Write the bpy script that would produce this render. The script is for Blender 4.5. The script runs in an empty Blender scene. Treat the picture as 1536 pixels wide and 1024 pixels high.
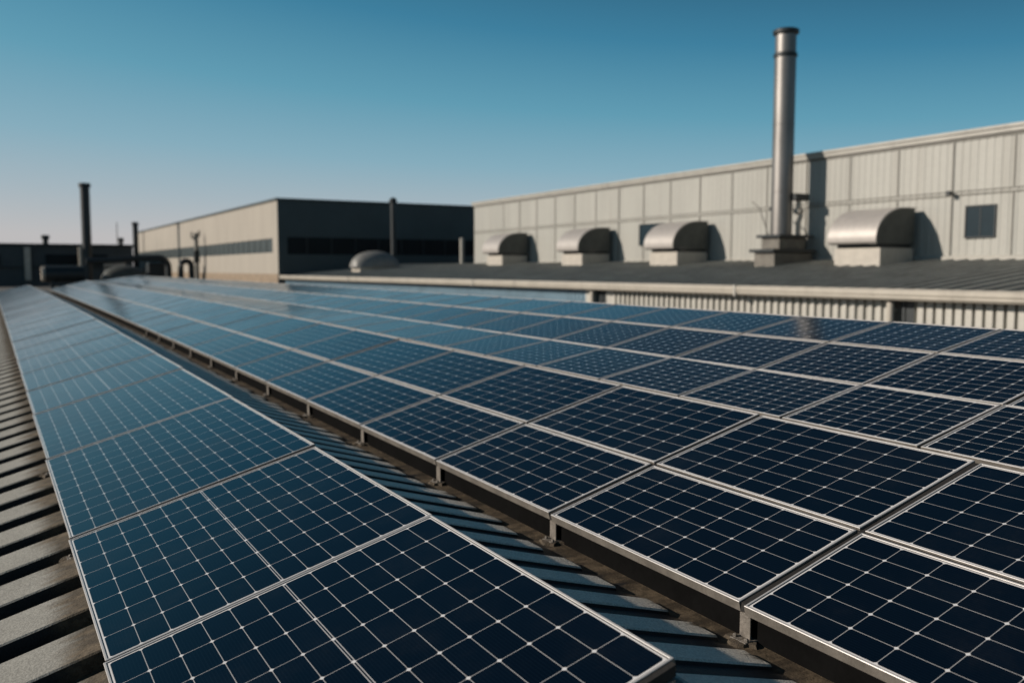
import bpy, math, random
from mathutils import Vector, Matrix
random.seed(7)
R = math.radians
scene = bpy.context.scene
col = scene.collection

# ---------------------------------------------------------------- camera, sky, sun
YAW, PITCH = 30.712, 4.713
cam_d = bpy.data.cameras.new('camera')
cam = bpy.data.objects.new('camera', cam_d); col.objects.link(cam)
cam.location = (0, 0, 0)
cam.rotation_euler = (R(90 - PITCH), 0, R(-YAW))
cam_d.sensor_width = 36.0
cam_d.lens = 1322 / 1536 * 36
cam_d.clip_start = 0.05; cam_d.clip_end = 6000
cam_d.dof.use_dof = True
cam_d.dof.focus_distance = 3.1
cam_d.dof.aperture_fstop = 2.0
scene.camera = cam

SUN_EL, SUN_AZ = 24.0, 23.0            # azimuth turned from -X towards +Y
sun_dir = Vector((-math.cos(R(SUN_AZ)) * math.cos(R(SUN_EL)), math.sin(R(SUN_AZ)) * math.cos(R(SUN_EL)), math.sin(R(SUN_EL))))
sd = bpy.data.lights.new('sun', 'SUN'); so = bpy.data.objects.new('sun', sd); col.objects.link(so)
so.rotation_euler = sun_dir.to_track_quat('Z', 'Y').to_euler()
sd.energy = 5.0; sd.angle = R(0.6); sd.color = (1.0, 0.88, 0.76)

w = bpy.data.worlds.new('World'); scene.world = w; w.use_nodes = True
nt = w.node_tree; nt.nodes.clear()
out = nt.nodes.new('ShaderNodeOutputWorld'); bg = nt.nodes.new('ShaderNodeBackground')
sky = nt.nodes.new('ShaderNodeTexSky'); sky.sky_type = 'NISHITA'; sky.sun_disc = False
sky.sun_elevation = R(SUN_EL); sky.sun_rotation = math.atan2(sun_dir.x, sun_dir.y)
sky.air_density = 1.0; sky.dust_density = 1.2; sky.ozone_density = 2.0
def wm(op, a, b_=None, c=None):
    n = nt.nodes.new('ShaderNodeMath'); n.operation = op
    for i, v in enumerate((a, b_, c)):
        if v is None: continue
        if isinstance(v, (int, float)): n.inputs[i].default_value = v
        else: nt.links.new(v, n.inputs[i])
    return n.outputs[0]
# the clear-air gradient over elevation, paler on the sunward side, laid over the physical sky
wt = nt.nodes.new('ShaderNodeTexCoord'); ws = nt.nodes.new('ShaderNodeSeparateXYZ'); nt.links.new(wt.outputs['Generated'], ws.inputs[0])
hl = wm('SQRT', wm('MAXIMUM', wm('SUBTRACT', 1.0, wm('MULTIPLY', ws.outputs[2], ws.outputs[2])), .0004))
sh = Vector((sun_dir.x, sun_dir.y)).normalized()
az = wm('DIVIDE', wm('ADD', wm('MULTIPLY', ws.outputs[0], sh.x), wm('MULTIPLY', ws.outputs[1], sh.y)), hl)
e2 = wm('MULTIPLY', wm('MAXIMUM', ws.outputs[2], 0.0), wm('MULTIPLY_ADD', az, -.50, 1.19))
cr = nt.nodes.new('ShaderNodeValToRGB'); nt.links.new(e2, cr.inputs[0])
stops = [(0.0, (.56, .53, .53)), (.035, (.54, .53, .54)), (.08, (.405, .490, .545)), (.14, (.25, .44, .54)), (.22, (.122, .350, .475)),
         (.32, (.046, .222, .358)), (.46, (.017, .088, .165)), (.7, (.013, .050, .096)), (1.0, (.012, .042, .078))]
for i, (p, c) in enumerate(stops):
    el = cr.color_ramp.elements[i] if i < 2 else cr.color_ramp.elements.new(p)
    el.position = p; el.color = (*c, 1)
sk = nt.nodes.new('ShaderNodeMix'); sk.data_type = 'RGBA'; sk.blend_type = 'MIX'; sk.inputs[0].default_value = .90
sc_ = nt.nodes.new('ShaderNodeVectorMath'); sc_.operation = 'SCALE'; sc_.inputs[3].default_value = .05
nt.links.new(sky.outputs[0], sc_.inputs[0]); nt.links.new(sc_.outputs[0], sk.inputs[6]); nt.links.new(cr.outputs[0], sk.inputs[7])
nt.links.new(sk.outputs[2], bg.inputs[0]); bg.inputs[1].default_value = 1.0
nt.links.new(bg.outputs[0], out.inputs[0])

scene.view_settings.view_transform = 'Standard'; scene.view_settings.look = 'None'
scene.view_settings.exposure = 0; scene.view_settings.gamma = 1

S1, S2 = 1.25, 3.0        # metres per unit: solar roof, buildings beyond it

# ---------------------------------------------------------------- materials
def new_mat(name):
    m = bpy.data.materials.new(name); m.use_nodes = True
    return m, m.node_tree, m.node_tree.nodes['Principled BSDF']
def N(t, kind, **kw):
    n = t.nodes.new(kind)
    for k, v in kw.items(): setattr(n, k, v)
    return n
def M_(t, op, a, b=None, c=None):
    n = t.nodes.new('ShaderNodeMath'); n.operation = op
    for i, v in enumerate((a, b, c)):
        if v is None: continue
        if isinstance(v, (int, float)): n.inputs[i].default_value = v
        else: t.links.new(v, n.inputs[i])
    return n.outputs[0]
def mixc(t, f, a, b):
    n = t.nodes.new('ShaderNodeMix'); n.data_type = 'RGBA'
    for i, v in ((0, f), (6, a), (7, b)):
        if isinstance(v, (int, float)): n.inputs[i].default_value = v
        elif isinstance(v, tuple): n.inputs[i].default_value = (*v, 1)
        else: t.links.new(v, n.inputs[i])
    return n.outputs[2]
def noise(t, scale, detail=4, vec=None, rough=.55):
    n = N(t, 'ShaderNodeTexNoise'); n.inputs['Scale'].default_value = scale; n.inputs['Detail'].default_value = detail
    n.inputs['Roughness'].default_value = rough
    if vec is not None: t.links.new(vec, n.inputs['Vector'])
    return n.outputs['Fac']
def ramp(t, f, lo, hi):
    n = N(t, 'ShaderNodeMapRange'); n.inputs[1].default_value = lo; n.inputs[2].default_value = hi
    n.interpolation_type = 'SMOOTHSTEP'
    t.links.new(f, n.inputs[0]); return n.outputs[0]
def bump(t, bs, h, strength, dist):
    b = N(t, 'ShaderNodeBump'); b.inputs['Strength'].default_value = strength; b.inputs['Distance'].default_value = dist
    t.links.new(h, b.inputs['Height']); t.links.new(b.outputs[0], bs.inputs['Normal'])
def stretch(t, vec, s):
    m = N(t, 'ShaderNodeMapping'); m.inputs['Scale'].default_value = s
    t.links.new(vec, m.inputs['Vector']); return m.outputs[0]

def simple(name, c, rough=.6, metal=0.0, var=.25, nscale=3.0, bmp=.15, streak=None, dirt=None, spec=.5):
    m, t, b = new_mat(name)
    tc = N(t, 'ShaderNodeTexCoord').outputs['Object']
    v = stretch(t, tc, streak) if streak else tc
    n1 = noise(t, nscale, 6, v); n2 = noise(t, nscale * 9, 3, tc)
    f = M_(t, 'ADD', M_(t, 'MULTIPLY', n1, .7), M_(t, 'MULTIPLY', n2, .3))
    f = ramp(t, f, .3, .7)
    dk = dirt or tuple(x * (1 - var) for x in c)
    lt = tuple(min(1, x * (1 + var * .35)) for x in c)
    t.links.new(mixc(t, f, dk, lt), b.inputs['Base Color'])
    b.inputs['Roughness'].default_value = rough; b.inputs['Metallic'].default_value = metal
    if bmp: bump(t, b, n2, bmp, .01)
    b.inputs['Specular IOR Level'].default_value = spec
    return m

MT = {}
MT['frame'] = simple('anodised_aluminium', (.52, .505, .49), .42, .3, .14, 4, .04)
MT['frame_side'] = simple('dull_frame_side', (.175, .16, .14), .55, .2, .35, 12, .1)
MT['joint'] = simple('black_rubber', (.030, .029, .028), .8, 0, .3, 8, .2, spec=.15)
MT['galv'] = simple('galvanised_steel', (.22, .20, .175), .55, .3, .5, 14, .2)
MT['cladding'] = simple('beige_cladding', (.340, .340, .312), .5, 0, .10, 1.2, .03, (1, 1, .15))
MT['clad_trim'] = simple('beige_trim', (.37, .36, .325), .45, 0, .12, 2, .03)
MT['joint_dark'] = simple('cladding_joint', (.20, .195, .175), .7, 0, .2, 2, .05)
MT['shed_roof'] = simple('grey_sheet_roof', (.036, .039, .036), .6, 0, .35, .8, .05, (.3, 2.5, 1))
MT['shed_rib'] = simple('grey_sheet_seam', (.30, .30, .27), .5, 0, .35, 1.5, .05)
MT['gutter'] = simple('cream_gutter', (.41, .38, .325), .45, 0, .12, 2, .03)
MT['fence'] = simple('cream_ribbed_sheet', (.42, .41, .37), .5, 0, .12, 2, .04, (1, 1, .2))
MT['blue_sheet'] = simple('blue_grey_sheet', (.16, .24, .30), .25, 0, .2, 2, .03)
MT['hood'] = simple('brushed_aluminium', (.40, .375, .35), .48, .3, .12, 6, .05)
MT['hood_side'] = simple('shade_dark_side_sheet', (.075, .08, .072), .6, 0, .3, 4, .05)  # vent sides darkened in colour to stand for their shade
MT['curb'] = simple('painted_curb', (.42, .39, .34), .5, 0, .15, 5, .06)
MT['stack'] = simple('stainless_stack', (.24, .23, .22), .48, .8, .3, 3, .05, (1, 1, .25))
MT['dark_steel'] = simple('dark_steel', (.018, .024, .027), .5, .1, .3, 5, .08)
MT['pipe_pale'] = simple('pale_pipe', (.5, .44, .37), .5, .1, .2, 5, .05)
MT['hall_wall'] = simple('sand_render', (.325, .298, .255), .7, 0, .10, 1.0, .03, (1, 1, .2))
MT['hall_end'] = simple('hall_end_shade_tone', (.050, .066, .069), .6, 0, .15, .8, .04)  # the unlit end wall's shade is put into this dark colour
MT['hall_glass'] = simple('tinted_glazing', (.006, .010, .013), .4, 0, .2, 1, 0, spec=.15)
MT['hall_louvre'] = simple('grey_louvre', (.036, .050, .052), .5, 0, .25, 3, .05, (1, 1, 3))
MT['plinth'] = simple('stained_plinth', (.26, .20, .14), .8, 0, .35, 2, .1)
MT['far_wall'] = simple('far_dark_wall', (.06, .07, .075), .7, 0, .25, .5, .03)
MT['flat_roof'] = simple('flat_roof_felt', (.10, .10, .095), .9, 0, .4, .6, .2)
MT['ground'] = simple('asphalt_ground', (.06, .06, .058), .9, 0, .4, .05, .1)
MT['wall_red'] = simple('factory_render', (.35, .33, .30), .8, 0, .3, 1, .1)
MT['base_grey'] = simple('stained_base_sheet', (.14, .13, .11), .6, 0, .4, 5, .08)
MT['silt'] = simple('brown_mortar', (.085, .066, .044), .9, 0, .5, 30, .6)
MT['dome'] = simple('grey_dome_sheet', (.20, .20, .19), .5, .1, .2, 5, .05)
MT['shade_black'] = simple('shade_black_strip', (.005, .005, .005), .9, 0, .3, 5, .1, spec=.03)  # near-black painted in for the shade under the array edge
MT['win_glass'] = simple('window_pane_glass', (.012, .026, .036), .4, 0, .2, 1, 0, spec=.15)
MT['lens'] = simple('lamp_lens', (.2, .2, .2), .2, 0, .1, 2, 0)

def runs(m, x0=.24):
    """faint vertical dirt runs on a wall sheet"""
    t = m.node_tree; b = t.nodes['Principled BSDF']
    src = b.inputs['Base Color'].links[0].from_socket
    g = N(t, 'ShaderNodeNewGeometry').outputs['Position']
    n = noise(t, 1.0, 5, stretch(t, g, (1.8, 1.8, .12)), .7); n2 = noise(t, .35, 3, g)
    f = M_(t, 'MULTIPLY', ramp(t, n, .50, .74), M_(t, 'MULTIPLY_ADD', n2, .5, x0 - .1))
    t.links.new(mixc(t, f, src, (.16, .145, .12)), b.inputs['Base Color'])
runs(MT['cladding'], .12); runs(MT['hall_wall'], .16); runs(MT['clad_trim'], .2); runs(MT['fence'], .2); runs(MT['gutter'], .2)
def glass_mat(name, nx, ny, cw, ch, double):
    """cells, gaps and busbars under glass; uv counts cells, cw/ch are the cell size in metres"""
    m, t, b = new_mat(name)
    uv = N(t, 'ShaderNodeUVMap').outputs[0]
    sp = N(t, 'ShaderNodeSeparateXYZ'); t.links.new(uv, sp.inputs[0])
    u, v = sp.outputs[0], sp.outputs[1]
    def dist(x, size):   # metres to the nearest whole number
        f = M_(t, 'ABSOLUTE', M_(t, 'SUBTRACT', M_(t, 'FRACT', M_(t, 'ADD', x, .5)), .5))
        return M_(t, 'MULTIPLY', f, size)
    du, dv = dist(u, cw), dist(v, ch)
    lw = .00098
    lu = M_(t, 'SUBTRACT', 1.0, ramp(t, du, lw * .8, lw * 1.5))
    lv = M_(t, 'SUBTRACT', 1.0, ramp(t, dv, lw * .8, lw * 1.45))
    dia = M_(t, 'SUBTRACT', 1.0, ramp(t, M_(t, 'ADD', du, dv), .0075, .0100))
    line = M_(t, 'MAXIMUM', M_(t, 'MAXIMUM', lu, lv), dia)
    # outside the cell field: white back sheet, then a dark gasket
    def outside(x, n, size):
        a = M_(t, 'MULTIPLY', M_(t, 'SUBTRACT', M_(t, 'ABSOLUTE', M_(t, 'SUBTRACT', x, n / 2)), n / 2), size)
        return a
    ox, oy = outside(u, nx, cw), outside(v, ny, ch)
    o = M_(t, 'MAXIMUM', ox, oy)
    white = ramp(t, o, -.0002, .0004)
    gask = ramp(t, o, .0044, .0050)
    if double:
        dc = M_(t, 'MULTIPLY', M_(t, 'ABSOLUTE', M_(t, 'SUBTRACT', u, nx / 2)), cw)
        band = M_(t, 'SUBTRACT', 1.0, ramp(t, dc, .0055, .0062))
        line = M_(t, 'MAXIMUM', line, band)
        hole = M_(t, 'MULTIPLY', M_(t, 'SUBTRACT', 1.0, ramp(t, dc, .0022, .0028)), M_(t, 'SUBTRACT', 1.0, dia))
        line = M_(t, 'SUBTRACT', line, hole)
    # fingers
    k = 11 if cw > ch * .62 else 9
    fb = M_(t, 'ABSOLUTE', M_(t, 'SUBTRACT', M_(t, 'FRACT', M_(t, 'MULTIPLY', u, k)), .5))
    fing = M_(t, 'MULTIPLY', ramp(t, fb, .38, .48), .55)
    # tone differs a little from cell to cell and panel to panel
    fl = N(t, 'ShaderNodeCombineXYZ')
    t.links.new(M_(t, 'FLOOR', u), fl.inputs[0]); t.links.new(M_(t, 'FLOOR', v), fl.inputs[1])
    oi = N(t, 'ShaderNodeObjectInfo'); t.links.new(M_(t, 'MULTIPLY', oi.outputs['Random'], 97), fl.inputs[2])
    wn = N(t, 'ShaderNodeTexWhiteNoise'); t.links.new(fl.outputs[0], wn.inputs[0])
    cell = mixc(t, wn.outputs[0], (.0008, .0026, .0068), (.0014, .0042, .0100))
    cell = mixc(t, oi.outputs['Random'], cell, (.0010, .0034, .0085))
    cell = mixc(t, fing, cell, (.0045, .0110, .0200))
    c = mixc(t, line, cell, mixc(t, dia, (.37, .37, .37), (.62, .62, .62)))
    c = mixc(t, white, c, (.62, .61, .60))
    c = mixc(t, gask, c, (.02, .02, .02))
    tc = N(t, 'ShaderNodeTexCoord').outputs['Object']
    add = N(t, 'ShaderNodeVectorMath'); add.operation = 'ADD'
    t.links.new(tc, add.inputs[0]); t.links.new(oi.outputs['Location'], add.inputs[1])
    dn = noise(t, 2.3, 7, add.outputs[0], .65); dn2 = noise(t, 60, 3, add.outputs[0])
    dust = M_(t, 'MULTIPLY', ramp(t, dn, .46, .75), M_(t, 'MULTIPLY', dn2, .022))
    c = mixc(t, dust, c, (.35, .32, .28))
    t.links.new(c, b.inputs['Base Color'])
    t.links.new(M_(t, 'ADD', .10, M_(t, 'MULTIPLY', ramp(t, dn, .3, .8), .10)), b.inputs['Roughness'])
    b.inputs['IOR'].default_value = 1.38
    wav = noise(t, 3.2, 1, add.outputs[0])
    bump(t, b, wav, .10, .004)
    return m

def roof_mat(name, base, dark):
    """weathered roof sheet; brown silt in the valley and against the first array (world metres)"""
    m, t, b = new_mat(name)
    tc = N(t, 'ShaderNodeNewGeometry').outputs['Position']
    sp = N(t, 'ShaderNodeSeparateXYZ'); t.links.new(tc, sp.inputs[0]); x = sp.outputs[0]
    st = stretch(t, tc, (.8, 5, 1))
    n1 = noise(t, 2.2, 7, tc, .65); n2 = noise(t, 120, 2, tc, .6); n3 = noise(t, 3.0, 6, st, .6); n4 = noise(t, 28, 5, tc, .7)
    c = mixc(t, ramp(t, n1, .3, .72), dark, base)
    c = mixc(t, M_(t, 'MULTIPLY', ramp(t, n4, .40, .75), .38), c, tuple(v * .55 for v in base))
    c = mixc(t, M_(t, 'MULTIPLY', ramp(t, n2, .42, .60), .34), c, tuple(min(1, v * 1.7) for v in base))
    # valley silt
    xv = M_(t, 'ADD', x, M_(t, 'MULTIPLY', M_(t, 'SUBTRACT', n3, .5), .30))
    s1 = M_(t, 'MULTIPLY', ramp(t, xv, 2.02, 2.10), M_(t, 'SUBTRACT', 1.0, ramp(t, xv, 2.6, 2.9)))
    xw = M_(t, 'ADD', x, M_(t, 'MULTIPLY', M_(t, 'SUBTRACT', n3, .5), .22))
    s2 = M_(t, 'MULTIPLY', ramp(t, xw, .13, .25), M_(t, 'SUBTRACT', 1.0, ramp(t, xw, .6, .9)))
    s = M_(t, 'MAXIMUM', s1, M_(t, 'MULTIPLY', s2, .85))
    silt = mixc(t, ramp(t, n3, .3, .7), (.026, .020, .014), (.125, .095, .062))
    silt = mixc(t, M_(t, 'MULTIPLY', ramp(t, n4, .42, .62), .75), silt, (.035, .027, .018))
    c = mixc(t, s, c, silt)
    felt = mixc(t, ramp(t, n1, .3, .7), (.05, .048, .042), (.095, .09, .08))
    c = mixc(t, ramp(t, x, 5.5, 5.8), c, felt)
    t.links.new(c, b.inputs['Base Color'])
    b.inputs['Roughness'].default_value = .62
    b.inputs['Specular IOR Level'].default_value = .35
    hh = M_(t, 'ADD', M_(t, 'MULTIPLY', n2, .6), M_(t, 'MULTIPLY', n4, .5))
    bump(t, b, hh, .35, .012)
    return m
MT['slab'] = roof_mat('weathered_roof_slab', (.265, .263, .240), (.215, .213, .195))
MT['slab'].node_tree.nodes['Principled BSDF'].inputs['Roughness'].default_value = .9
MT['slab'].node_tree.nodes['Principled BSDF'].inputs['Specular IOR Level'].default_value = .1
MT['slab_teal'] = roof_mat('weathered_rib_sheet', (.62, .57, .49), (.50, .46, .40))
MT['slab_teal'].node_tree.nodes['Principled BSDF'].inputs['Metallic'].default_value = .2
MT['slab_teal'].node_tree.nodes['Principled BSDF'].inputs['Roughness'].default_value = .5
MT['deck'] = roof_mat('roof_groove_shade', (.010, .011, .013), (.007, .008, .009))  # near-black colour stands in for shade in the grooves

# ---------------------------------------------------------------- mesh helpers
class MB:
    def __init__(s): s.v = []; s.f = []; s.uv = None; s.mi = []; s.cur = 0
    def add(s, vs, fs):
        o = len(s.v); s.v += [tuple(v) for v in vs]
        for f in fs: s.f.append(tuple(o + i for i in f)); s.mi.append(s.cur)
    def box(s, x0, x1, y0, y1, z0, z1):
        vs = [(x, y, z) for z in (z0, z1) for y in (y0, y1) for x in (x0, x1)]
        s.add(vs, [(0, 2, 3, 1), (4, 5, 7, 6), (0, 1, 5, 4), (2, 6, 7, 3), (0, 4, 6, 2), (1, 3, 7, 5)])
    def bbox(s, x0, x1, y0, y1, z0, z1, c):   # box with chamfered edges
        loops = []
        for z, i in ((z0, c), (z0 + c, 0), (z1 - c, 0), (z1, c)):
            a, b_, d, e = x0 + i, x1 - i, y0 + i, y1 - i
            k = c - i if i == 0 else 0
            k = c * .6
            loops.append([(a + k, d, z), (b_ - k, d, z), (b_, d + k, z), (b_, e - k, z), (b_ - k, e, z), (a + k, e, z), (a, e - k, z), (a, d + k, z)])
        s.loft(loops)
    def loft(s, loops, close=True, caps=True):
        n = len(loops[0]); o = len(s.v)
        for l in loops: s.v += [tuple(p) for p in l]
        for i in range(len(loops) - 1):
            for j in range(n if close else n - 1):
                k = (j + 1) % n
                s.f.append((o + i * n + j, o + i * n + k, o + (i + 1) * n + k, o + (i + 1) * n + j)); s.mi.append(s.cur)
        if caps and close:
            s.f.append(tuple(o + j for j in reversed(range(n)))); s.mi.append(s.cur)
            e = o + (len(loops) - 1) * n
            s.f.append(tuple(e + j for j in range(n))); s.mi.append(s.cur)
    def lathe(s, cx, cy, prof, n=32):
        s.loft([[(cx + r * math.cos(2 * math.pi * j / n), cy + r * math.sin(2 * math.pi * j / n), z) for j in range(n)] for r, z in prof])
    def tube(s, pts, r, n=12):
        pts = [Vector(p) for p in pts]; loops = []
        up = Vector((0, 0, 1)); prev = None
        for i, p in enumerate(pts):
            d = (pts[min(i + 1, len(pts) - 1)] - pts[max(i - 1, 0)]).normalized()
            a = d.cross(up)
            if a.length < .05: a = prev if prev is not None else Vector((1, 0, 0))
            a = (a - d * a.dot(d)).normalized()
            if prev is not None and a.dot(prev) < 0: a = -a
            prev = a; b_ = a.cross(d)
            loops.append([p + (a * math.cos(2 * math.pi * j / n) + b_ * math.sin(2 * math.pi * j / n)) * r for j in range(n)])
        s.loft(loops)
    def build(s, name, mat, parent=None, smooth=False, sc=1.0, loc=None):
        me = bpy.data.meshes.new(name)
        me.from_pydata([(x * sc, y * sc, z * sc) for x, y, z in s.v], [], s.f); me.update()
        mats = mat if isinstance(mat, (list, tuple)) else [mat]
        for m in mats: me.materials.append(m)
        if len(mats) > 1: me.polygons.foreach_set('material_index', s.mi)
        o = bpy.data.objects.new(name, me); col.objects.link(o)
        if smooth:
            me.polygons.foreach_set('use_smooth', [True] * len(me.polygons))
            md = o.modifiers.new('split', 'EDGE_SPLIT'); md.split_angle = R(35)
        if parent: o.parent = parent
        if loc: o.location = loc
        return o
def tag(o, label=None, cat=None, group=None, kind=None):
    if label: o['label'] = label
    if cat: o['category'] = cat
    if group: o['group'] = group
    if kind: o['kind'] = kind
    return o
def thing(name, label, cat, group=None, loc=(0, 0, 0)):
    o = bpy.data.objects.new(name, None); col.objects.link(o); o.location = loc
    o.empty_display_size = .2
    return tag(o, label, cat, group)
def copy_thing(src):
    c = src.copy(); col.objects.link(c)
    for ch in [o for o in list(col.objects) if o.parent == src]:
        d = ch.copy(); col.objects.link(d); d.parent = c
    return c
ORD = ['first', 'second', 'third', 'fourth', 'fifth', 'sixth', 'seventh', 'eighth', 'ninth', 'tenth', 'eleventh', 'twelfth', 'thirteenth',
       'fourteenth', 'fifteenth', 'sixteenth', 'seventeenth', 'eighteenth', 'nineteenth']
TENS = {2: 'twent', 3: 'thirt', 4: 'fort', 5: 'fift', 6: 'sixt'}
def ordinal(n):
    if n < 20: return ORD[n - 1]
    t, u = divmod(n, 10)
    return TENS[t] + ('ieth' if u == 0 else 'y-' + ORD[u - 1])

# ---------------------------------------------------------------- camera projection, used only to skip panels outside the photo
_c, _s = math.cos(R(YAW)), math.sin(R(YAW)); _cp, _sp = math.cos(R(PITCH)), math.sin(R(PITCH))
def in_view(pts):
    xs, ys = [], []
    for x, y, z in pts:
        a, b_ = _c * x - _s * y, _s * x + _c * y
        f, g = _cp * b_ - _sp * z, _sp * b_ + _cp * z
        if f < .2: return False
        xs.append(768 + 1322 * a / f); ys.append(512 - 1322 * g / f)
    return max(xs) > 0 and min(xs) < 1536 and max(ys) > 0 and min(ys) < 1024

# ---------------------------------------------------------------- the solar roof (units u, times S1)
def hY(Y): return .30 * (1 - math.exp(-Y / 13.0)) if Y > -6 else .30 * (1 - math.exp(6 / 13.0))
WX = [(-99, 1), (2.8, 1), (3.31, .55), (3.84, .45), (4.36, .30), (99, .30)]
def lerp_tab(tab, x):
    for (a, p), (b_, q) in zip(tab, tab[1:]):
        if x <= b_: return p + (q - p) * (x - a) / (b_ - a)
    return tab[-1][1]
def lift(X, Y): return lerp_tab(WX, X) * hY(Y)
ROOF = [(-7, -1.152 - 7.216 * .2717), (.216, -1.152), (1.17, -.893), (1.66, -1.036), (1.735, -1.037), (2.77, -.772), (3.31, -.648), (3.84, -.528), (4.40, -.43), (5.3, -.80), (10.3, -.86)]
def zroof(X): return lerp_tab(ROOF, X)
Y0R, Y1R = -4.0, 34.5

fac = thing('factory_building', 'low factory building whose ribbed roof carries all the solar arrays', 'building')
b = MB()
xs = [p[0] for p in ROOF] + [-3, -.5, .7, 1.3, 1.42, 1.64, 2.2]
xs = sorted(set(xs))
ys = [Y0R + i * .5 for i in range(int((Y1R - Y0R) / .5) + 1)]
grid = [[(X, Y, zroof(X) + lift(X, Y)) for X in xs] for Y in ys]
b.loft(grid, close=False)
o = b.build('roof_deck', MT['deck'], fac, sc=S1)
for p in o.data.polygons:
    if p.normal.z < 0: p.flip()
b = MB(); b.box(-7, 10.3, Y0R, Y0R + .1, -9 / S1, -3.2); b.box(-7, 10.3, Y1R - .1, Y1R, -9 / S1, -3.2); b.box(-7, -6.9, Y0R + .1, Y1R - .1, -9 / S1, -3.2)
b.build('outer_wall', MT['wall_red'], fac, sc=S1)
# gable ends closing the roof
b = MB()
for Y in (Y0R, Y1R):
    n = len(ROOF)
    top = [(X, Y, z + lift(X, Y) - .003) for X, z in ROOF]; bot = [(X, Y, -3.2) for X, z in ROOF]
    b.add(top + bot, [(i, i + 1, n + i + 1, n + i) for i in range(n - 1)])
b.build('gable_wall', MT['wall_red'], fac, sc=S1)

def slabs(name, xa, xb, pitch, width, h, mat, off=0.0, jit=0.0, taper=0.0, cham=.005):
    b = MB(); Y = Y0R + .2 + off
    while Y < Y1R - .5:
        w_ = width * random.uniform(.985, 1.015)
        e = xb + (random.uniform(-jit, jit) if jit else 0)
        cols = [xa, xa + (e - xa) * .5, e - taper, e] if taper else [xa, xa + (e - xa) * .33, xa + (e - xa) * .66, e]
        prof = [(0, -.004), (.004, h - cham), (.004 + cham, h), (w_ - .004 - cham, h), (w_ - .004, h - cham), (w_, -.004)]
        loops = []
        for i, X in enumerate(cols):
            k = 1.0
            yo = 0
            if taper and i == len(cols) - 1: k = .02
            loops.append([(X, Y + dy * (1 if not (taper and i == len(cols) - 1) else .55) + (.0 if not (taper and i == len(cols) - 1) else w_ * .2),
                           zroof(X) + lift(X, Y + dy) + (dz * k if dz > 0 else dz)) for dy, dz in prof])
        o0 = len(b.mi); b.loft(loops)
        np_ = len(prof)
        for q in range(3):            # the upright edges of each sheet take the groove black as painted shade
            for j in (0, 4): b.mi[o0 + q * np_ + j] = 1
        Y += pitch
    return b.build(name, [mat, MT['deck']], fac, sc=S1)
slabs('ribbed_sheet', -6.9, 1.155, .330, .210, .052, MT['slab'], off=.12)
o = slabs('ribbed_sheet', 1.185, 1.645, .195, .112, .013, MT['slab_teal'], off=.03, jit=.035, taper=.02)
o['label'] = 'teal grey ribbed sheet falling into the valley'
# ridge flashing between the two slopes of the first bay
b = MB()
n = 70
b.loft([[(1.13, Y, zroof(1.13) + .037 + hY(Y)), (1.17, Y, zroof(1.17) + .043 + hY(Y)), (1.20, Y, zroof(1.20) + .033 + hY(Y)), (1.20, Y, zroof(1.20) + .028 + hY(Y)), (1.17, Y, zroof(1.17) + .038 + hY(Y)), (1.13, Y, zroof(1.13) + .032 + hY(Y))]
        for Y in [Y0R + .1 + i * (Y1R - Y0R - .2) / n for i in range(n + 1)]])
b.build('ridge_flashing', MT['slab_teal'], fac, sc=S1)

# ---- panel kinds (all local sizes in metres)
LIP = .0085
def make_kind(nx, ny, wid, length, double=False):
    """one solar panel; local x across the slope, y along the row, top at z=0"""
    mg = .0078
    cw = (wid - 2 * (LIP + mg)) / nx; ch = (length - 2 * (LIP + mg)) / ny
    gm = glass_mat('solar_glass_%dx%d' % (nx, ny), nx, ny, cw, ch, double)
    root = thing('solar_panel', '', 'solar panel')
    b = MB(); H = .036
    def rect(i, z): return [(i, i, z), (wid - i, i, z), (wid - i, length - i, z), (i, length - i, z)]
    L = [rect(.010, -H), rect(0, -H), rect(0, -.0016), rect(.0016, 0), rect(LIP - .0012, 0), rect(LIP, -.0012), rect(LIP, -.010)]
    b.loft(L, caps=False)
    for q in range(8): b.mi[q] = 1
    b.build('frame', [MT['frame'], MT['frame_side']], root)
    b = MB(); i = LIP - .003; z = -.0032
    b.add([(i, i, z), (wid - i, i, z), (wid - i, length - i, z), (i, length - i, z), (i, i, z - .006), (wid - i, i, z - .006), (wid - i, length - i, z - .006), (i, length - i, z - .006)],
          [(0, 1, 2, 3), (7, 6, 5, 4)])
    g = b.build('glass', gm, root)
    uvl = g.data.uv_layers.new(name='UVMap')
    for li, lp in enumerate(g.data.loops):
        x, y, _ = g.data.vertices[lp.vertex_index].co
        uvl.data[li].uv = ((x - LIP - mg) / cw, (y - LIP - mg) / ch)
    return root, wid, length
KINDS = {}
protos = []
used = set()
def place_panel(key, spec, P00, P10, P01, label, group, jitter=.12):
    """P** in metres: near-low corner, near-high corner, far-low corner"""
    if key not in KINDS:
        KINDS[key] = make_kind(*spec); first = True
    root0 = KINDS[key][0]
    root = root0 if key not in used else copy_thing(root0)
    used.add(key)
    P00, P10, P01 = Vector(P00), Vector(P10), Vector(P01)
    x = (P10 - P00).normalized(); y = (P01 - P00); y = (y - x * y.dot(x)).normalized(); z = x.cross(y)
    m = Matrix((x, y, z)).transposed().to_4x4()
    m = m @ Matrix.Rotation(R(random.gauss(0, jitter)), 4, 'X') @ Matrix.Rotation(R(random.gauss(0, jitter)), 4, 'Y')
    m.translation = P00
    root.matrix_world = m
    tag(root, label, 'solar panel', group)
    return root

def sp(X, Y, z0): return (X * S1, Y * S1, (z0 + lift(X, Y)) * S1)
npan = 0
G = .016   # gap between neighbours, units
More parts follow.
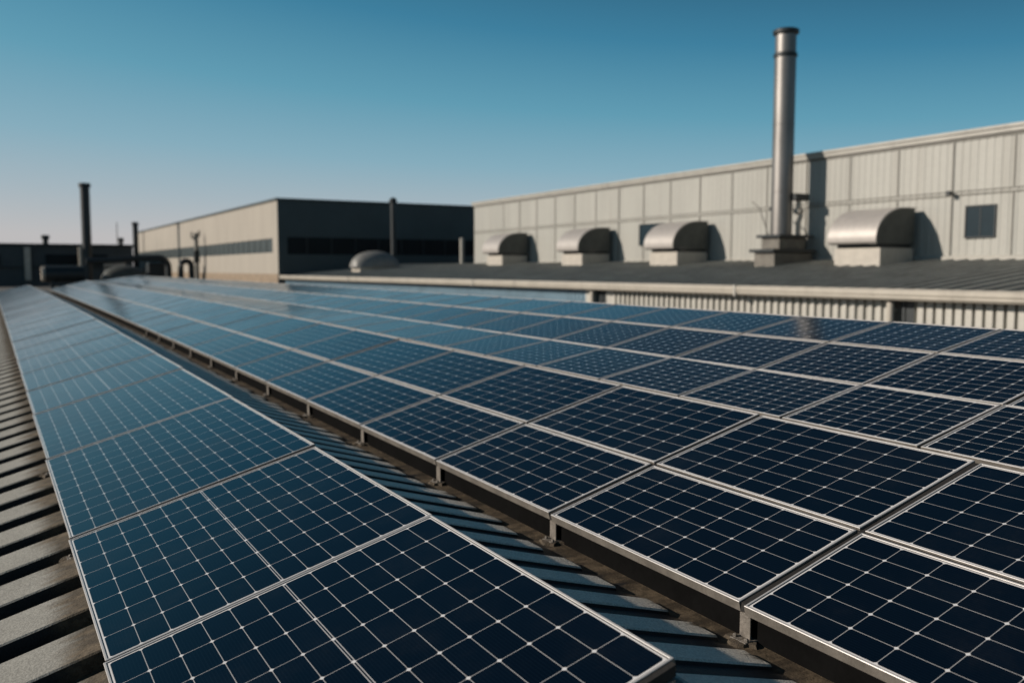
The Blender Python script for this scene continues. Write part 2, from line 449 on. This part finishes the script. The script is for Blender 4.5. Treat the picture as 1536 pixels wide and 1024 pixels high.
# first array
seams = [1.27, 2.37, 3.48, 4.90, 6.32]
while seams[-1] < 32.5: seams.append(seams[-1] + 1.11)
XA, ZA, XB, ZB = .216, -1.037, 1.13, -.789
for k in range(len(seams) - 1):
    ya, yb = seams[k] + G / 2, seams[k + 1] - G / 2
    ten = (yb - ya) > 1.3
    L = math.hypot(XB - XA, ZB - ZA)
    lab = 'large navy solar panel of the left single-row array, %s from its near end' % ordinal(k + 1)
    place_panel('A10' if ten else 'A8', (12, 10 if ten else 8, L * S1, (1.404 if ten else 1.092) * S1, not ten),
                sp(XA, ya, ZA), sp(XB, ya, ZB), sp(XA, yb, ZA), lab, 'solar panels of the left array', .10); npan += 1
# second array: two rows
for row, (xa, za, xb, zb, nx, wd) in enumerate(((1.703, -.928, 2.176, -.803, 6, 'lower'), (2.190, -.800, 2.756, -.660, 7, 'upper'))):
    L = math.hypot(xb - xa, zb - za); cnt = 0
    for k in range(-2, 32):
        ya = 1.66 + .94 * k + .011; yb = 1.66 + .94 * (k + 1) - .011
        P = [sp(xa, ya, za), sp(xb, ya, zb), sp(xa, yb, za), sp(xb, yb, zb)]
        if not in_view(P): continue
        cnt += 1
        place_panel('B%d' % row, (nx, 7, L * S1, .918 * S1), P[0], P[1], P[2],
                    'navy solar panel in the %s row of the middle array, %s from the near end' % (wd, ordinal(cnt)), 'solar panels of the middle array', .10); npan += 1
# third array: three rows
TAB3 = [(2.795, -.662, 3.298, -.540), (3.312, -.536, 3.830, -.418), (3.845, -.414, 4.36, -.315)]
for row, (xa, za, xb, zb) in enumerate(TAB3):
    L = math.hypot(xb - xa, zb - za) - .002; cnt = 0
    for k in range(-4, 48):
        ya = 1.90 + .63 * k + .008; yb = 1.90 + .63 * (k + 1) - .008
        P = [sp(xa, ya, za), sp(xb, ya, zb), sp(xa, yb, za), sp(xb, yb, zb)]
        if not in_view(P): continue
        cnt += 1
        place_panel('C%d' % row, (9, 7, L * S1, .614 * S1), P[0], P[1], P[2],
                    'navy solar panel in the %s row of the right-hand array, %s from the near end' % (('bottom', 'middle', 'top')[row], ordinal(cnt)), 'solar panels of the right array', .07); npan += 1
print('panels', npan)

# ---- mounting rails under the seams (one per seam) with a post and foot at the low edge
def stand(name, label, group, x0, z0, x1, z1, Y, drop, wd=.02, gap=.02):
    t = thing(name, label, 'mounting stand', group, loc=sp(x0, Y, z0 - drop))
    ox, oy, oz = t.location
    b = MB()
    A = Vector(sp(x0, Y, z0)); B = Vector(sp(x1, Y, z1)); h = wd * S1 / 2
    b.loft([[(p.x - ox, p.y - oy + s * h, p.z - oz - d) for s, d in ((-1, .037), (1, .037), (1, .068), (-1, .068))] for p in (A + (B - A) * .012, B - (B - A) * .01)])
    b.build('rail', MT['galv'], t)
    b = MB()    # strip lying in the seam
    hs = gap * S1 / 2
    b.loft([[(p.x - ox, p.y - oy + s * hs, p.z - oz - d) for s, d in ((-1, .0045), (1, .0045), (1, .034), (-1, .034))] for p in (A + (B - A) * .004, B - (B - A) * .004)])
    b.build('joint_strip', MT['joint'], t)
    H = drop * S1; c = Vector((.018, 0, 0))
    b = MB()    # angle-section post
    b.bbox(.012, .018, -.024, .024, .006, H - .04, .0015); b.bbox(.0182, .052, .018, .024, .006, H - .04, .0015)
    b.build('post', MT['galv'], t)
    b = MB(); b.bbox(-.022, .06, -.036, .036, -.002, .0055, .002); b.lathe(-.006, .026, [(.008, .005), (.008, .013), (.004, .016)], 6); b.lathe(-.006, -.026, [(.008, .005), (.008, .013), (.004, .016)], 6)
    b.build('foot_plate', MT['galv'], t)
    rr = random.Random(int(Y * 100)); b = MB(); nn = 18
    a0 = [1 + rr.uniform(-.28, .28) for _ in range(nn)]
    b.loft([[(.010 + .055 * k * a0[j] * math.cos(2 * math.pi * j / nn), .062 * k * a0[j] * math.sin(2 * math.pi * j / nn), z_ * (1 + rr.uniform(-.3, .3))) for j in range(nn)]
            for k, z_ in ((1.0, -.012), (.86, .0035), (.55, .0045), (.15, .005))])
    b.build('mortar_pad', MT['silt'], t)
    return t
for k in range(0, 13):
    Y = 1.66 + .94 * (k - 1) + 0
    if Y < 1.2: continue
    stand('mounting_stand', 'galvanised post under the %s seam of the middle array from the near end' % ordinal(k), 'mounting stands of the middle array', 1.706, -.928, 2.75, -.662, Y, .103, .024, .0215)
for k, Y in enumerate(seams[:10]):
    stand('mounting_stand', 'dark rail and short post under the %s cross seam of the left array' % ordinal(k + 1), 'mounting stands of the left array', .222, -1.036, 1.125, -.790, Y, .078, .024, .0155)
# purlin strips; the middle array's is a black one added as shade
def purlin(name, label, X, z0, y0, y1, hw=.012, hh=.03):
    b = MB(); n = 60
    pts = [y0 + (y1 - y0) * i / n for i in range(n + 1)]
    b.loft([[(X - hw, Y, z0 + lift(X, Y)), (X + hw, Y, z0 + lift(X, Y)), (X + hw, Y, z0 - hh + lift(X, Y)), (X - hw, Y, z0 - hh + lift(X, Y))] for Y in pts])
    tag(b.build(name, MT['shade_black'] if name == 'purlin' else MT['joint'], None, sc=S1), label, 'purlin' if name == 'purlin' else 'seal')
purlin('purlin', 'long black strip added as shade under the low edge of the middle array', 1.745, -.918 - .040, -.2, 31, .010, .078)
purlin('purlin', 'long dark steel purlin under the left array, next to its low edge', .30, -1.015 - .056, 1.3, 32.6, .008, .012)

purlin('joint_strip', 'long dark strip in the joint between the two rows of the middle array', 2.183, -.8016 - .006, -.2, 31, .006, .02)
# ================================================================= buildings beyond (units u, times S2)
TAN6 = math.tan(R(6))
GX, GZ = 4.42, -.128
def zshed(X): return GZ + min(X - GX, 1.93) * TAN6
def wx(Y): return 6.283 + .0316 * (Y - 4.1)      # warehouse wall line
# ---- low shed with gutter
shed = thing('lean_to_shed', 'low shed with dark ribbed roof and cream gutter in front of the beige warehouse', 'building')
b = MB()
Xs = [4.40, 5.0, 5.7, 6.35, 9.5]
b.loft([[(X, Y, zshed(X)) for X in Xs] for Y in (-1.5, 3, 8, 15.2)], close=False)
o = b.build('roof_sheet', MT['shed_roof'], shed, sc=S2)
b = MB(); Y = -1.4
while Y < 15.1:
    b.loft([[(X, Y, z - .001), (X, Y + .004, z + .010), (X, Y + .022, z + .010), (X, Y + .026, z - .001)] for X, z in ((4.47, zshed(4.47)), (6.35, zshed(6.35)))])
    Y += .118
b.build('roof_rib', MT['shed_rib'], shed, sc=S2)
# ribbed wall
def ribwall(y0, y1, pitch, X, zb, zt, frac=.62, depth=.016):
    b = MB(); pr = []; Y = y0
    while Y + pitch <= y1 + 1e-6:
        s = pitch * .06
        pr += [(X, Y), (X, Y + pitch * frac), (X + depth, Y + pitch * frac + s), (X + depth, Y + pitch - s)]; Y += pitch
    pr.append((X, y1))
    b.loft([[(x, y, z) for x, y in pr] for z in (zb, zt)], close=False)
    return b
ribwall(-1.4, 3.08, .056, 4.44, -.42, -.15, .66, .034).build('ribbed_wall', MT['fence'], shed, sc=S2)
ribwall(3.235, 5.93, .060, 4.44, -.42, -.15, .42, .018).build('ribbed_wall', MT['fence'], shed, sc=S2)
ribwall(6.22, 15.15, .058, 4.44, -.42, -.15, .6, .006).build('ribbed_wall', MT['blue_sheet'], shed, sc=S2)
for ya, yb in ((3.08, 3.175), (5.93, 6.05)):
    b = MB(); b.box(4.45, 4.49, ya, yb, -.42, -.15); b.box(4.443, 4.4498, ya + .06, ya + .075, -.42, -.16)
    b.build('dark_panel', MT['dark_steel'], shed, sc=S2)
b = MB(); b.box(4.435, 4.47, 6.085, 6.22, -.42, -.15); b.build('wall_panel', MT['fence'], shed, sc=S2)
for y in (3.205, 6.082):
    b = MB(); b.lathe(4.405, y, [(.021, -.42), (.021, -.19)], 14); b.box(4.42, 4.44, y - .02, y + .02, -.24, -.225)
    b.build('downpipe', MT['gutter'], shed, smooth=True, sc=S2)
b = MB()
prof = [(4.402, -.112), (4.352, -.112), (4.338, -.122), (4.338, -.142), (4.344, -.152), (4.344, -.163), (4.356, -.176), (4.41, -.178), (4.41, -.150), (4.41, -.112)]
b.loft([[(x, Y, z) for x, z in prof] for Y in (-1.5, 1, 4, 8, 15.18)])
b.build('gutter', MT['gutter'], shed, sc=S2)
b = MB()
for Y in (0.6, 4.35, 8.1, 11.8): b.box(4.334, 4.412, Y, Y + .02, -.181, -.110)
b.build('gutter_joint', MT['clad_trim'], shed, sc=S2)
b = MB(); b.box(4.41, 9.5, -1.5, -1.45, -3, -.16); b.box(4.52, 9.5, 15.16, 15.2, -3, -.16); b.box(4.50, 4.52, -1.45, 15.16, -3, -.15)
b.build('lower_wall', MT['wall_red'], shed, sc=S2)

# ---- warehouse
wh = thing('warehouse', 'long beige warehouse clad in vertical ribbed sheet, behind the roof vents', 'building')
WT = 1.0
WY0, WY1 = -1.2, 12.15
b = MB(); pr = []; Y = WY0
pt = .062
while Y < WY1 - pt:
    x = wx(Y); pr += [(x, Y), (x, Y + pt * .62), (x + .0048, Y + pt * .70), (x + .0048, Y + pt * .92)]; Y += pt
pr.append((wx(WY1), WY1))
b.loft([[(x, y, z) for x, y in pr] for z in (-.2, WT - .03)], close=False)
b.build('wall_cladding', MT['cladding'], wh, sc=S2)
b = MB()   # other walls and roof
b.loft([[(wx(WY0) + .012, WY0, z), (wx(WY0) + 5, WY0, z), (wx(WY1) + 5, WY1, z), (wx(WY1) + .012, WY1, z)] for z in (-3, WT - .04)])
b.build('wall_core', MT['clad_trim'], wh, sc=S2)
b = MB()   # parapet cap: stepped fascia
def along(b, sections, y0, y1, n=6):
    b.loft([[(wx(Y) + dx, Y, z) for dx, z in sections] for Y in [y0 + (y1 - y0) * i / n for i in range(n + 1)]])
along(b, [(-.028, WT - .035), (-.028, WT - .004), (.05, WT - .004), (.05, WT - .035)], WY0 - .02, WY1 + .02)
along(b, [(-.040, WT - .004), (-.040, WT + .018), (.07, WT + .018), (.07, WT - .004)], WY0 - .03, WY1 + .03)
b.build('parapet_cap', MT['clad_trim'], wh, sc=S2)
b = MB(); along(b, [(-.010, WT - .055), (-.010, WT - .035), (.02, WT - .035), (.02, WT - .055)], WY0, WY1); b.build('shadow_gap', MT['joint_dark'], wh, sc=S2)
b = MB(); along(b, [(-.010, .545), (-.010, .553), (.02, .553), (.02, .545)], WY0, WY1); along(b, [(-.008, .572), (-.008, .578), (.02, .578), (.02, .572)], WY0, WY1)
b.build('belt_rail', MT['joint_dark'], wh, sc=S2)
jp = [1513, 1420, 1338, 1265, 1200, 1147, 1095, 1050, 1005, 964, 925, 888, 853, 827, 796, 770, 745]
YJ = []
for px in jp:   # joint pitch grows evenly along the wall
    a = (px - 768) / 1322
    # ray in world: camera x right, y fwd
    X_ = _c * a + _s * 1; Y_ = -_s * a + _c * 1
    YJ.append((6.283 - .0316 * 4.1) / (X_ / Y_ - .0316))
pitch = (YJ[6] - YJ[0]) / 6
for i in range(-6, 17):
    Y = YJ[0] + pitch * i
    if Y > WY1 - .1 or Y < WY0 + .1: continue
    b = MB()
    b.box(-.007, .02, -.006, .006, .07, .543)
    b.box(-.007, .02, -.006, .006, .579, WT - .056)
    b.build('panel_joint', MT['joint_dark'], wh, sc=S2, loc=(wx(Y) * S2, Y * S2, 0))
b = MB(); along(b, [(-.02, .05), (-.02, .085), (.0, .10), (.02, .10), (.02, .05)], WY0, WY1); b.build('base_flashing', MT['clad_trim'], wh, sc=S2)
def window(y0, y1, z0, z1, mull):
    b = MB(); x = wx((y0 + y1) / 2) - .016
    f = .010
    b.box(x, x + .03, y0, y0 + f, z0, z1); b.box(x, x + .03, y1 - f, y1, z0, z1); b.box(x, x + .03, y0 + f, y1 - f, z0, z0 + f); b.box(x, x + .03, y0 + f, y1 - f, z1 - f, z1)
    if mull: b.box(x + .003, x + .025, (y0 + y1) / 2 - .003, (y0 + y1) / 2 + .003, z0 + f, z1 - f)
    fr = b.build('window', MT['dark_steel'], wh, sc=S2)
    b = MB(); b.box(x + .006, x + .022, y0 + f, y1 - f, z0 + f, z1 - f); b.build('pane', MT['win_glass'], fr, sc=S2)
window(3.72, 3.955, .225, .465, True)
window(7.48, 7.92, .26, .50, False)
for Yl, zl in ((4.065, .56), (5.86, .55)):
    t = thing('wall_lamp', 'small dark lamp on the warehouse wall %s' % ('beside the window' if Yl < 5 else 'just left of the tall exhaust stack'), 'lamp', 'lamps on the warehouse wall', (wx(Yl) * S2, Yl * S2, zl * S2))
    b = MB(); b.box(-.045, -.012, -.012, .012, -.006, .006); b.build('bracket', MT['dark_steel'], t, sc=S2)
    b = MB(); b.bbox(-.075, -.045, -.018, .018, -.014, .020, .004); b.build('lamp_head', MT['dark_steel'], t, sc=S2)

# ---- curved roof vents in front of the warehouse
def make_hood():
    t = thing('roof_vent', '', 'roof vent', 'curved metal roof vents before the warehouse')
    D, Lh = .43, .42
    b = MB(); b.bbox(-.40, 0, .0, Lh, -.05, .118, .003); b.build('curb', MT['curb'], t, sc=S2)
    b = MB(); b.box(-.385, -.01, .015, Lh - .015, .119, .145); b.build('neck', MT['dark_steel'], t, sc=S2)
    # hood skin
    out_ = [(-.455, .150), (-.468, .162), (-.472, .185)]
    for i in range(1, 15):
        a = math.pi * .5 * i / 14
        out_.append((-.13 - .342 * math.cos(a), .185 + .245 * math.sin(a)))
    out_.append((0, .432))
    inn = [(x + .010 if x < -.2 else x, z - .008) for x, z in reversed(out_)]; inn[0] = (0, .424); inn[-1] = (-.447, .152)
    prof = out_ + inn
    b = MB(); b.loft([[(x, y, z) for x, z in prof] for y in (-.012, Lh * .5, Lh + .012)])
    b.build('hood_skin', MT['hood'], t, smooth=True, sc=S2)
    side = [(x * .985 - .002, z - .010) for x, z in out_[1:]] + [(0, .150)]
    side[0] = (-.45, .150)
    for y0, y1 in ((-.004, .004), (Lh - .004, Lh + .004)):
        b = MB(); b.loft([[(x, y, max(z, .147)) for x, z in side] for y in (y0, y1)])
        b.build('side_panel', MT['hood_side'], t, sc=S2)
    b = MB(); b.box(-.445, -.012, -.003, Lh + .003, .1455, .149); b.build('drip_plate', MT['dark_steel'], t, sc=S2)
    return t
hoods = [(4.35, 'largest of four, beside the window'), (6.73, 'just left of the tall exhaust stack'), (8.44, 'second from the dark hall'), (10.40, 'farthest, next to the dark hall')]
h0 = make_hood()
for i, (Y, tx) in enumerate(hoods):
    o = h0 if i == 0 else copy_thing(h0)
    X = wx(Y) - .06
    o.location = (X * S2, Y * S2, zshed(X - .2) * S2)
    o['label'] = 'curved silver roof vent on a cream curb, ' + tx

# ---- tall exhaust stack
SX, SY = 6.02, 5.50
t = thing('exhaust_stack', 'tall stainless exhaust stack on a stepped base before the warehouse wall', 'chimney', None, (SX * S2, SY * S2, zshed(SX) * S2))
zb = zshed(SX)
r = .091
b = MB(); b.lathe(0, 0, [(r, .255), (r, 1.815 - zb)], 48)
b.build('pipe', MT['stack'], t, smooth=True, sc=S2)
b = MB(); b.lathe(0, 0, [(r * .97, 1.855 - zb), (r * .97, 2.005 - zb)], 48); b.build('top_section', MT['stack'], t, smooth=True, sc=S2)
b = MB(); b.lathe(0, 0, [(r, 1.816 - zb), (r * 1.10, 1.822 - zb), (r * 1.10, 1.848 - zb), (r, 1.854 - zb)], 48); b.build('collar', MT['dark_steel'], t, smooth=True, sc=S2)
b = MB(); b.lathe(0, 0, [(r, 2.006 - zb), (r * 1.2, 2.016 - zb), (r * 1.22, 2.045 - zb), (r * 1.05, 2.053 - zb), (r * .8, 2.053 - zb), (r * .8, 1.99 - zb)], 48); b.build('cap_ring', MT['dark_steel'], t, smooth=True, sc=S2)
for z in (.62, 1.2):
    b = MB(); b.lathe(0, 0, [(r, z), (r * 1.02, z + .002), (r * 1.02, z + .010), (r, z + .012)], 48); b.build('seam_ring', MT['stack'], t, smooth=True, sc=S2)
b = MB(); b.bbox(-.25, .22, -.16, .06 + .01, -.06, .098, .004); b.build('base_box', MT['base_grey'], t, sc=S2)
b = MB(); b.bbox(-.285, .25, -.18, .10, .100, .128, .004); b.build('base_plate', MT['dark_steel'], t, sc=S2)
b = MB(); b.bbox(-.15, .17, -.12, .085, .129, .226, .004); b.build('pedestal', MT['base_grey'], t, sc=S2)
b = MB(); b.bbox(-.18, .25, -.15, .12, .228, .254, .004); b.build('flange', MT['dark_steel'], t, sc=S2)
b = MB(); b.tube([(.10, -.10, .25), (.10, -.10, .36), (.115, -.115, .42), (.10, -.10, .48), (.10, -.10, .56)], .022, 12); b.lathe(.10, -.10, [(.02, .43), (.045, .445), (.045, .475), (.02, .49)], 16)
b.build('side_pipe', MT['pipe_pale'], t, smooth=True, sc=S2)
b = MB(); b.bbox(.02, .19, -.14, -.07, .55, .61, .005); b.build('bracket', MT['dark_steel'], t, sc=S2)
b = MB(); b.tube([(-.09, .06, .25), (-.10, .11, .38), (-.10, .17, .50), (-.05, .30, .56)], .006, 6); b.build('stay_cable', MT['joint_dark'], t, sc=S2)

# ---- hall with a dark end wall
hall = thing('factory_hall', 'flat-roofed hall with sunlit sand side, dark end wall and window band', 'building')
HX, HY0, HY1, HT = 4.355, 15.25, 32.0, 1.18
b = MB(); b.box(HX, HX + .05, HY0 + .03, HY1, -.09, .285); b.box(HX, HX + .05, HY0 + .03, HY1, .535, HT)
b.box(HX, HX + .05, HY0 + .03, HY0 + .35, .285, .535)
b.build('side_wall', MT['hall_wall'], hall, sc=S2)
b = MB(); b.box(HX - .01, HX + .05, HY0 + .03, HY1, -.6, -.09); b.build('plinth', MT['plinth'], hall, sc=S2)
b = MB(); b.box(HX + .012, HX + .05, HY0 + .35, HY1, .285, .535); b.build('louvre_band', MT['hall_louvre'], hall, sc=S2)
Y = HY0 + .35
while Y < HY1:
    b = MB(); b.box(HX + .004, HX + .012, Y, Y + .03, .285, .535); b.build('louvre_mullion', MT['hall_louvre'], hall, sc=S2); Y += .42
for Y in (24.5,):
    b = MB(); b.box(HX - .003, HX, Y, Y + .03, -.09, .284); b.box(HX - .003, HX, Y, Y + .03, .536, HT); b.build('wall_joint', MT['plinth'], hall, sc=S2)
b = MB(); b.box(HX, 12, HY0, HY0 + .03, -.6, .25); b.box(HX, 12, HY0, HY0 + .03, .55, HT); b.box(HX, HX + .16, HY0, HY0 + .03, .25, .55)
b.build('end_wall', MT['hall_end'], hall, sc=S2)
b = MB(); b.box(HX + .16, 12, HY0 + .015, HY0 + .03, .25, .55)
b.build('window_band', MT['hall_glass'], hall, sc=S2)
X = HX + .5
while X < 11:
    b = MB(); b.box(X, X + .02, HY0 + .004, HY0 + .0145, .25, .55); b.build('window_mullion', MT['dark_steel'], hall, sc=S2); X += .45
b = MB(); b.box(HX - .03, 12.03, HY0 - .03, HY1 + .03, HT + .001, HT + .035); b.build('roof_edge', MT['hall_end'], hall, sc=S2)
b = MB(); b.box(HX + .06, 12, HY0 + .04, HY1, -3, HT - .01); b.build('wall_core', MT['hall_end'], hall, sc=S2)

t = thing('slim_chimney', 'slim dark chimney in front of the dark end wall of the hall', 'chimney', None, (5.80 * S2, 13.6 * S2, zshed(5.8) * S2))
b = MB(); b.lathe(0, 0, [(.045, 0), (.045, 1.06)], 24); b.build('pipe', MT['dark_steel'], t, smooth=True, sc=S2)
b = MB(); b.lathe(0, 0, [(.046, 1.061), (.066, 1.075), (.066, 1.11), (.025, 1.15)], 24); b.build('cap', MT['dark_steel'], t, smooth=True, sc=S2)
t = thing('dome_vent', 'low domed grey roof vent before the dark end wall of the hall', 'roof vent', None, (5.43 * S2, 13.5 * S2, zshed(5.43) * S2))
b = MB()
L = []
for i in range(15):
    a = math.pi * i / 14; x = -math.cos(a) * .40; k = max(.03, math.sin(a)) ** .75
    L.append([(x, math.cos(math.pi * j / 12) * .22 * k ** .5, .045 + math.sin(math.pi * j / 12) * .265 * k) for j in range(13)])
b.loft(L)
b.build('dome', MT['dome'], t, smooth=True, sc=S2)
b = MB(); b.box(-.33, .33, -.18, .18, -.06, .044); b.build('curb', MT['curb'], t, sc=S2)
t = thing('vent_post', 'short pale post standing where the dark hall meets the warehouse', 'post', None, (7.02 * S2, 13.5 * S2, zshed(7) * S2))
b = MB(); b.lathe(0, 0, [(.035, 0), (.035, .42)], 16); b.build('pipe', MT['clad_trim'], t, smooth=True, sc=S2)
b = MB(); b.lathe(0, 0, [(.04, .421), (.045, .43), (.02, .45)], 16); b.build('cap', MT['clad_trim'], t, smooth=True, sc=S2)

# ---- far left: dark building, chimneys, ducts on a lower flat roof
b = MB(); b.box(-14, 4.2, 14.8, 60, -.52, -.46); tag(b.build('flat_roof', MT['flat_roof'], None, sc=S2), kind='structure')
fb = thing('far_building', 'long low dark building across the far left background', 'building')
b = MB(); b.box(-12, 3.50, 26.5, 34, -.46, .60); b.build('wall', MT['far_wall'], fb, sc=S2)
b = MB(); b.box(-12.05, 3.55, 26.42, 34, .601, .66); b.build('roof_edge', MT['dark_steel'], fb, sc=S2)
b = MB(); b.box(-12, 3.5, 26.44, 26.495, .02, .06); b.build('ledge', MT['dark_steel'], fb, sc=S2)
for X in (.86,):
    b = MB(); b.box(X, X + .14, 26.38, 26.49, -.3, .56); b.build('pilaster', MT['pipe_pale'], fb, sc=S2)
for X, a in ((-.6, .9), (1.35, 1.5)):
    b = MB(); b.box(X, X + a, 26.455, 26.49, .1, .38); b.build('window', MT['hall_glass'], fb, sc=S2)
b = MB(); b.box(2.75, 3.3, 26.45, 26.49, -.46, .22); b.build('door', MT['pipe_pale'], fb, sc=S2)
def pipe_chimney(name, label, X, Y, r, z0, z1, cap=1.25, mat='dark_steel', band=None):
    t = thing(name, label, 'chimney', None, (X * S2, Y * S2, z0 * S2)); H = z1 - z0
    b = MB(); b.lathe(0, 0, [(r, 0), (r, H - .12)], 24); b.build('pipe', MT[mat], t, smooth=True, sc=S2)
    b = MB(); b.lathe(0, 0, [(r, H - .119), (r * cap, H - .10), (r * cap, H - .01), (r * .9, H)], 24); b.build('cap', MT['dark_steel'], t, smooth=True, sc=S2)
    return t
t = pipe_chimney('chimney', 'tall dark round chimney standing at the far left', 2.25, 25.3, .115, -.46, 2.19)
b = MB(); b.bbox(-.20, -.125, -.05, .05, 0, 1.02, .006); b.build('ladder_duct', MT['pipe_pale'], t, sc=S2)
b = MB(); b.bbox(-.24, .24, -.24, .24, 0, .12, .01); b.build('base', MT['dark_steel'], t, sc=S2)
pipe_chimney('roof_vent_pipe', 'short dark vent pipe on top of the far left building', 1.42, 27.5, .07, .66, .92, 1.5)
pipe_chimney('roof_vent_pipe', 'small dark vent stub left of the sand-coloured hall', 3.33, 27.5, .06, .66, .88, 1.3)
b = MB(); b.lathe(3.32, 28.2, [(.012, .66), (.012, 1.35)], 6); tag(b.build('mast', MT['dark_steel'], None, sc=S2), 'thin antenna mast behind the far left building', 'mast')
pipe_chimney('corner_chimney', 'dark weathered chimney at the far corner of the sand-coloured hall', 4.13, 30.5, .085, -.46, 1.48, 1.2)
# pole with arms in front of the hall
t = thing('service_pole', 'dark service pole with short arms in front of the sand-coloured hall', 'pole', None, (4.18 * S2, 21.3 * S2, -.46 * S2))
b = MB(); b.lathe(0, 0, [(.055, 0), (.045, 1.28)], 12); b.build('pole', MT['joint_dark'], t, smooth=True, sc=S2)
for i, (dx, z) in enumerate(((-.10, 1.24), (.07, 1.28))):
    b = MB(); b.tube([(0, 0, z - .12), (dx, 0, z - .06), (dx, 0, z + .06)], .022, 8); b.build('arm', MT['joint_dark'], t, smooth=True, sc=S2)
b = MB(); b.bbox(-.06, .06, -.06, .06, .60, .88, .01); b.build('box', MT['dark_steel'], t, sc=S2)
# ducts
def arc(cx, cz, r, a0, a1, n=8): return [(cx + r * math.cos(R(a0 + (a1 - a0) * i / n)), cz + r * math.sin(R(a0 + (a1 - a0) * i / n))) for i in range(n + 1)]
def duct(name, label, pts, Y, r):
    b = MB(); b.tube([(x, Y, z) for x, z in pts], r, 14)
    tag(b.build(name, MT['dark_steel'], None, smooth=True, sc=S2), label, 'duct')
duct('duct', 'long dark duct running level then bending down before the sand-coloured hall', [(1.9, .17), (2.5, .19), (3.0, .24)] + arc(3.42, .03, .22, 90, 0) + [(3.64, -.2), (3.64, -.44)], 21.8, .075)
duct('duct', 'small dark upside-down U duct beside the service pole', [(3.86, -.44), (3.86, .06)] + arc(3.98, .06, .12, 180, 0)[1:] + [(4.10, -.1), (4.12, -.44)], 21.5, .065)
t = thing('plant_unit', 'dark hooded plant unit standing right of the tall far chimney', 'machine', None, (2.78 * S2, 22.5 * S2, -.46 * S2))
b = MB(); L = []
for i in range(11):
    a = math.pi * i / 10; x = -math.cos(a) * .5; k = max(.05, math.sin(a)) ** .6
    L.append([(x, math.cos(math.pi * j / 10) * .3, .12 + math.sin(math.pi * j / 10) * .42 * k) for j in range(11)])
b.loft(L); b.build('hood', MT['hood_side'], t, smooth=True, sc=S2)
b = MB(); b.bbox(-.48, .48, -.28, .28, 0, .119, .01); b.build('base', MT['dark_steel'], t, sc=S2)
b = MB(); b.bbox(.50, .95, -.2, .2, 0, .60, .02); b.build('cabinet', MT['dark_steel'], t, sc=S2)
t = thing('horizontal_tank', 'small dark tank with a sunlit tan end at the far left', 'tank', None, (1.22 * S2, 22.5 * S2, -.12 * S2))
b = MB(); b.tube([(-.10, 0, 0), (.3, 0, 0), (.7, 0, 0)], .19, 20); b.build('barrel', MT['dark_steel'], t, smooth=True, sc=S2)
b = MB(); b.tube([(-.17, 0, 0), (-.14, 0, 0), (-.101, 0, 0)], .165, 20); b.build('end_cap', MT['pipe_pale'], t, smooth=True, sc=S2)
b = MB(); b.box(0, .08, -.12, .12, -.33, -.15); b.box(.5, .58, -.12, .12, -.33, -.15); b.build('saddle', MT['dark_steel'], t, sc=S2)

# ---- ground sheet to the horizon
b = MB(); b.add([(-3000, -3000, -9), (3000, -3000, -9), (3000, 3000, -9), (-3000, 3000, -9)], [(0, 1, 2, 3)])
tag(b.build('ground', MT['ground']), kind='structure')
